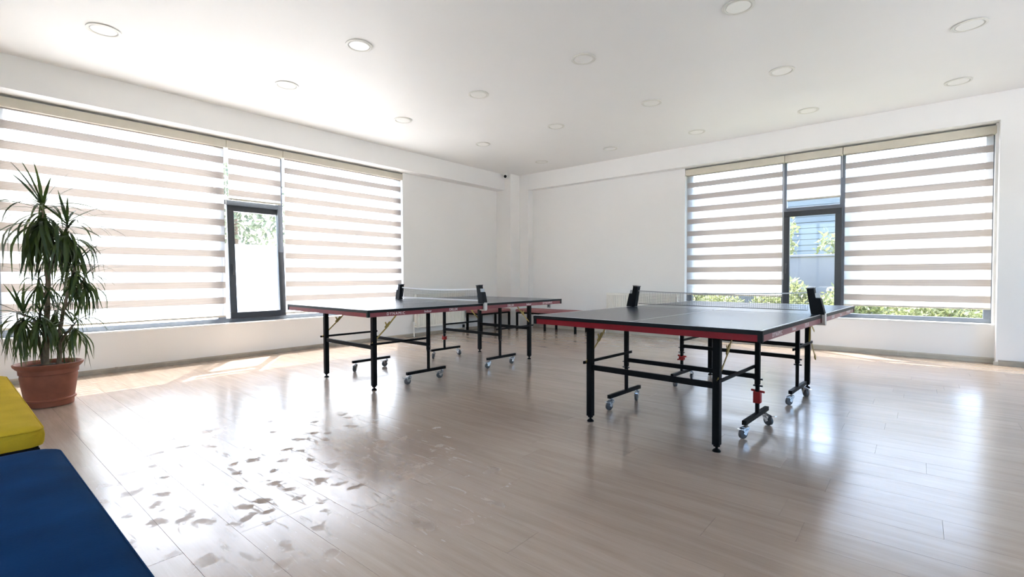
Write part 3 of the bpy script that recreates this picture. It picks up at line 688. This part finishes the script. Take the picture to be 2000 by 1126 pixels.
# ------------------------------------------------------------------ potted dracaena
PC = Vector((-5.469, 0.590, 0))
pl = empty('potted_plant', PC, label='tall dracaena with drooping narrow leaves in a terracotta pot', cat='plant')
prof = [(0.120, 0.0), (0.150, 0.004), (0.153, 0.045), (0.166, 0.052), (0.166, 0.062), (0.156, 0.068), (0.178, 0.235), (0.176, 0.262), (0.184, 0.266), (0.186, 0.300), (0.200, 0.312), (0.214, 0.330), (0.218, 0.345), (0.208, 0.350), (0.190, 0.338), (0.176, 0.300)]
MB().lathe(prof, seg=40).build('pot', 'terracotta', pl, smooth=True)
sm = MB(); k0 = 0
ringn = 28
sm.lathe([(0.181, 0.300), (0.170, 0.318), (0.11, 0.326), (0.05, 0.331), (0.004, 0.333)], seg=ringn).build('soil', 'soil', pl, smooth=True)
rp = random.Random(11)
def leaf_mesh(L, W_, a0, droop):
    """blade starting at the origin along +x, a0 = starting elevation, bending down by droop over its length"""
    b = MB(); n_ = 9; x = z = 0.0; a = a0
    for i in range(n_+1):
        t = i/n_; wd = W_*(0.55+1.1*t if t < 0.35 else 0.935*(1-((t-0.35)/0.65)**1.6))*0.5 + 0.0008
        fold = 0.25*wd
        b.v += [(x, -wd, z+fold), (x, 0, z), (x, wd, z+fold)]
        st = L/n_; x += st*math.cos(a); z += st*math.sin(a); a -= droop/n_*(0.5+1.0*t)
        a = max(a, -1.53)
    for i in range(n_):
        b.f += [(3*i, 3*i+3, 3*i+4, 3*i+1), (3*i+1, 3*i+4, 3*i+5, 3*i+2)]
    me = bpy.data.meshes.new('leaf'); me.from_pydata(b.v, [], b.f); me.shade_smooth(); me.materials.append(MATS['leaf'])
    return me
UP = [leaf_mesh(0.36, 0.028, 1.25, 0.35), leaf_mesh(0.42, 0.025, 0.95, 0.6), leaf_mesh(0.46, 0.025, 0.55, 0.6)]
MIDL = [leaf_mesh(0.46, 0.024, 0.35, 1.3), leaf_mesh(0.48, 0.022, 0.25, 1.9), leaf_mesh(0.46, 0.024, 0.5, 2.6), leaf_mesh(0.48, 0.022, 0.10, 0.8)]
DN = [leaf_mesh(0.50, 0.024, -0.25, 2.6), leaf_mesh(0.52, 0.025, -0.8, 1.7), leaf_mesh(0.48, 0.025, -1.1, 1.0), leaf_mesh(0.54, 0.024, 0.1, 3.6), leaf_mesh(0.46, 0.025, -0.5, 2.8)]
def stem(pts, r0, r1):
    ps = [Vector(p) - PC for p in pts]; k = len(ps)
    fine_ = []
    for i in range(k-1):
        for t in (0, 0.25, 0.5, 0.75): fine_.append(ps[i].lerp(ps[i+1], t))
    fine_.append(ps[-1]); nn = len(fine_)
    for i in range(1, nn-1): fine_[i] = fine_[i] + Vector((rp.uniform(-1, 1), rp.uniform(-1, 1), 0))*0.004
    return MB().tube(fine_, [r0+(r1-r0)*i/(nn-1) for i in range(nn)], 10).build('stem', 'stem', pl, smooth=True)
def crown(st, c, n1, n2, n3, sc_, column=0.0):
    c = Vector(c) - PC
    for kind, cnt in ((UP, n1), (MIDL, n2), (DN, n3)):
        a0 = rp.uniform(0, 6.28)
        for i in range(cnt):
            ob = link('leaf', rp.choice(kind), st)
            zz = {id(UP): 0.02, id(MIDL): 0.0, id(DN): -0.05 - column*rp.random()}[id(kind)]
            ob.location = c + Vector((0, 0, zz + rp.uniform(-0.02, 0.02)))
            az = a0 + 2.399963*i + rp.uniform(-0.25, 0.25)
            ob.rotation_euler = (rp.uniform(-0.25, 0.25), rp.uniform(-0.12, 0.12), az)
            s_ = sc_*rp.uniform(0.82, 1.12); ob.scale = (s_, s_, s_)
s1 = stem([(-5.475, 0.570, 0.30), (-5.475, 0.585, 0.70), (-5.468, 0.600, 1.10), (-5.470, 0.582, 1.40), (-5.470, 0.576, 1.60)], 0.022, 0.012)
crown(s1, (-5.470, 0.576, 1.60), 9, 15, 26, 1.0, 0.10)
s2 = stem([(-5.470, 0.598, 1.05), (-5.462, 0.650, 1.25), (-5.454, 0.724, 1.47)], 0.012, 0.010)
crown(s2, (-5.450, 0.724, 1.470), 8, 14, 24, 0.88, 0.08)
s3 = stem([(-5.450, 0.645, 0.30), (-5.462, 0.660, 0.60), (-5.450, 0.700, 0.85), (-5.440, 0.762, 1.13)], 0.017, 0.009)
crown(s3, (-5.440, 0.762, 1.130), 7, 12, 14, 0.72)
s4 = stem([(-5.455, 0.690, 0.78), (-5.430, 0.760, 0.92), (-5.420, 0.818, 1.035)], 0.009, 0.008)
crown(s4, (-5.420, 0.818, 1.035), 6, 10, 14, 0.66)
s5 = stem([(-5.472, 0.585, 0.60), (-5.480, 0.500, 0.72), (-5.483, 0.449, 0.745)], 0.011, 0.009)
crown(s5, (-5.483, 0.449, 0.745), 6, 14, 20, 0.78)
s6 = stem([(-5.462, 0.660, 0.50), (-5.440, 0.700, 0.58), (-5.430, 0.743, 0.650)], 0.010, 0.008)
crown(s6, (-5.430, 0.743, 0.650), 6, 12, 14, 0.74)
s7 = stem([(-5.470, 0.590, 0.85), (-5.500, 0.560, 0.95), (-5.505, 0.545, 1.03)], 0.009, 0.008)
crown(s7, (-5.505, 0.545, 1.030), 5, 9, 9, 0.66)
s8 = stem([(-5.520, 0.560, 0.32), (-5.510, 0.530, 0.60), (-5.400, 0.540, 0.78)], 0.010, 0.008)
crown(s8, (-5.400, 0.540, 0.760), 3, 8, 12, 0.72)
# the many overlapping dry leaves hanging below the crowns, beyond the leaves built one by one
hang = MB()
def hang_leaves(c, cnt, sc_, drop):
    c = Vector(c) - PC
    for i in range(cnt):
        src = rp.choice(DN); s_ = sc_*rp.uniform(0.8, 1.1)
        mtx = Matrix.Translation(c + Vector((rp.uniform(-.02, .02), rp.uniform(-.02, .02), -rp.uniform(0.0, drop)))) @ Euler((rp.uniform(-0.3, 0.3), rp.uniform(0.0, 0.35), rp.uniform(0, 6.283))).to_matrix().to_4x4() @ Matrix.Scale(s_, 4)
        hang.add([mtx @ v.co for v in src.vertices], [tuple(p_.vertices) for p_ in src.polygons])
for c_, cnt, sc_, drop in (((-5.470, 0.576, 1.58), 60, 0.95, 0.16), ((-5.450, 0.724, 1.45), 40, 0.85, 0.10), ((-5.440, 0.762, 1.11), 16, 0.70, 0.06), ((-5.420, 0.818, 1.02), 20, 0.68, 0.06), ((-5.483, 0.449, 0.73), 34, 0.72, 0.06), ((-5.430, 0.743, 0.63), 16, 0.62, 0.04), ((-5.505, 0.545, 1.02), 14, 0.7, 0.05), ((-5.400, 0.540, 0.76), 22, 0.72, 0.08), ((-5.52, 0.64, 0.80), 20, 0.75, 0.10)):
    hang_leaves(c_, cnt, sc_, drop)
tag(hang.build('hanging_leaves', 'leaf', pl, smooth=True), kind='stuff')

# ------------------------------------------------------------------ outside: gardens, walls and trees beyond the glass
tag(MB().box(-40, XL-T, -40, 45, -0.30, -0.02).build('ground_paving', 'paving'), 'pale paving outside the left window', 'paving', kind='structure')
tag(MB().box(XL-T, 40, YR+T, 45, -0.30, -0.02).build('ground_lawn', 'lawn'), 'green lawn outside the right window', 'lawn', kind='structure')
tag(MB().box(XL-T, 45, -40, YB-T, -0.30, -0.02).box(XE+T, 45, YB-T, YR+T, -0.30, -0.02).build('ground_terrace', 'paving'), 'pale paving around the rest of the building', 'paving', kind='structure')
gw = empty('garden_wall', (-16.0, 6, -0.02), label='white garden wall seen through the tilted sash', cat='wall')
MB().box(-0.12, 0.12, -22, 24, 0.42, 2.02).build('wall_face', 'garden_wall_white', gw, 0.01)
MB().box(-0.16, 0.16, -22, 24, 0.0, 0.43).build('plinth', 'paving', gw, 0.01)
MB().box(-0.17, 0.17, -22, 24, 2.02, 2.07).build('coping', 'garden_wall_white', gw, 0.01)
gw2 = empty('garden_wall', (2, 13.2, -0.02), label='grey garden wall behind the shrubs beyond the right window', cat='wall')
MB().box(-17, 16, -0.10, 0.10, 0.0, 1.50).build('wall_face', 'garden_wall_grey', gw2, 0.01)
MB().box(-17, 16, -0.14, 0.14, 1.50, 1.55).build('coping', 'garden_wall_grey', gw2, 0.01)
nb = empty('building', (-3.5, 21.5, -0.02), label='pale grey building with boarded front beyond the garden wall', cat='building')
MB().box(-4.6, 4.5, 0, 6, 0, 4.6).build('building_wall', 'facade', nb)
for k in range(19): MB().box(-4.55, 1.5, -0.05-0.012*(k % 2), 0, 0.3+k*0.215, 0.3+k*0.215+0.195).build('board', 'facade_board', nb)
for q in (2.1, 3.3): 
    wd = MB().box(q-0.4, q+0.4, -0.06, 0.0, 1.2, 2.6).build('window', 'frame', nb); MB().box(q-0.34, q+0.34, -0.075, -0.06, 1.26, 2.54).build('pane', 'facade_window', wd)
MB().box(-4.8, 4.7, -0.3, 6.2, 4.6, 4.8).build('roof', 'facade', nb)
def foliage(nm, n_, gen, ls, material, parent, rnd):
    b = MB()
    for _ in range(n_):
        c = gen(); L = ls*rnd.uniform(0.6, 1.3); e = Euler((rnd.uniform(-1.2, 1.2), rnd.uniform(-1.2, 1.2), rnd.uniform(0, 6.28))).to_matrix()
        b.add([c + e @ Vector(q) for q in ((0, 0, 0), (L*0.45, -L*0.22, 0.02*L), (L, 0, -0.05*L), (L*0.45, L*0.22, 0.02*L))], [(0, 1, 2, 3)])
    me = bpy.data.meshes.new(nm); me.from_pydata(b.v, [], b.f); me.materials.append(MATS[material])
    return link(nm, me, parent)
rf = random.Random(5)
def blob(rx, ry, rz, cz):
    def g():
        while True:
            p = Vector((rf.uniform(-1, 1), rf.uniform(-1, 1), rf.uniform(-1, 1)))
            if 0.25 < p.length < 1: return Vector((p.x*rx, p.y*ry, cz + p.z*rz))
    return g
def shrub(x, y, rx, ry, h, n_, ls, label, material='shrub_leaf', group='garden shrubs beyond the right window'):
    t = empty('garden_shrub', (x, y, -0.02), label=label, cat='shrub', group=group)
    st = MB()
    for k in range(5):
        a = k*1.3; st.tube([(0, 0, 0), (rx*0.3*math.cos(a), ry*0.3*math.sin(a), h*0.45), (rx*0.6*math.cos(a), ry*0.6*math.sin(a), h*0.8)], [0.02, 0.014, 0.006], 6)
    st.build('branches', 'bark', t)
    foliage('foliage', n_, blob(rx, ry, h*0.55, h*0.52), ls, material, t, rf)
    return t
xs = [-4.35, -3.2, -2.05, -0.9, 0.25, 1.4]
ordn = ['first', 'second', 'third', 'fourth', 'fifth', 'sixth', 'seventh', 'eighth', 'ninth']
for k, x in enumerate(xs):
    hgt = [0.58, 0.52, 0.62, 0.60, 0.50, 0.55][k]
    shrub(x, 10.4 + 0.25*math.sin(k*2.1), 0.545, 0.45, hgt + 0.12, 2200, 0.085, f'low yellow-green hedge shrub outside the far right window, {ordn[k]} from the left')
for k, x in enumerate([-3.9, -0.1, 1.15]):
    shrub(x, 11.9, 0.55, 0.4, 0.75, 1500, 0.10, f'taller pale shrub in the back row outside the right window, {ordn[k]} from the left')
shrub(-2.15, 12.1, 0.40, 0.4, 0.92, 900, 0.12, 'pale feathery shrub behind the hedge at the left of the dark sash')
shrub(-1.25, 12.3, 0.45, 0.4, 0.80, 900, 0.12, 'rounded pale shrub behind the hedge at the right of the dark sash')
def tree(x, y, h, cr, n_, ls, material, label, group, ctr=None, trunk_r=0.08):
    t = empty('garden_tree', (x, y, -0.02), label=label, cat='tree', group=group)
    MB().tube([(0, 0, 0), (0.05, 0.02, h*0.4), (0.0, 0.05, h*0.75)], [trunk_r, trunk_r*0.8, trunk_r*0.4], 8).build('trunk', 'bark', t)
    foliage('crown', n_, blob(cr, cr, h*0.36, h*0.66), ls, material, t, rf)
tree(-2.98, 14.3, 2.9, 0.60, 750, 0.16, 'shrub_leaf', 'young sunlit tree behind the grey garden wall, left in the dark sash', 'young trees behind the grey garden wall')
tree(-1.66, 14.2, 2.2, 0.38, 330, 0.16, 'shrub_leaf', 'young sunlit tree behind the grey garden wall, right in the dark sash', 'young trees behind the grey garden wall')
for k, (x, y, h, cr) in enumerate([(-19.5, 2.9, 5.0, 1.9), (-19.0, 7.0, 5.4, 2.0), (-20.0, 11.3, 5.2, 2.1)]):
    tree(x, y, h, cr, 2200, 0.26, 'tree_leaf', ['left', 'middle', 'right'][k] + ' green tree rising behind the white garden wall', 'trees behind the white garden wall', trunk_r=0.14)
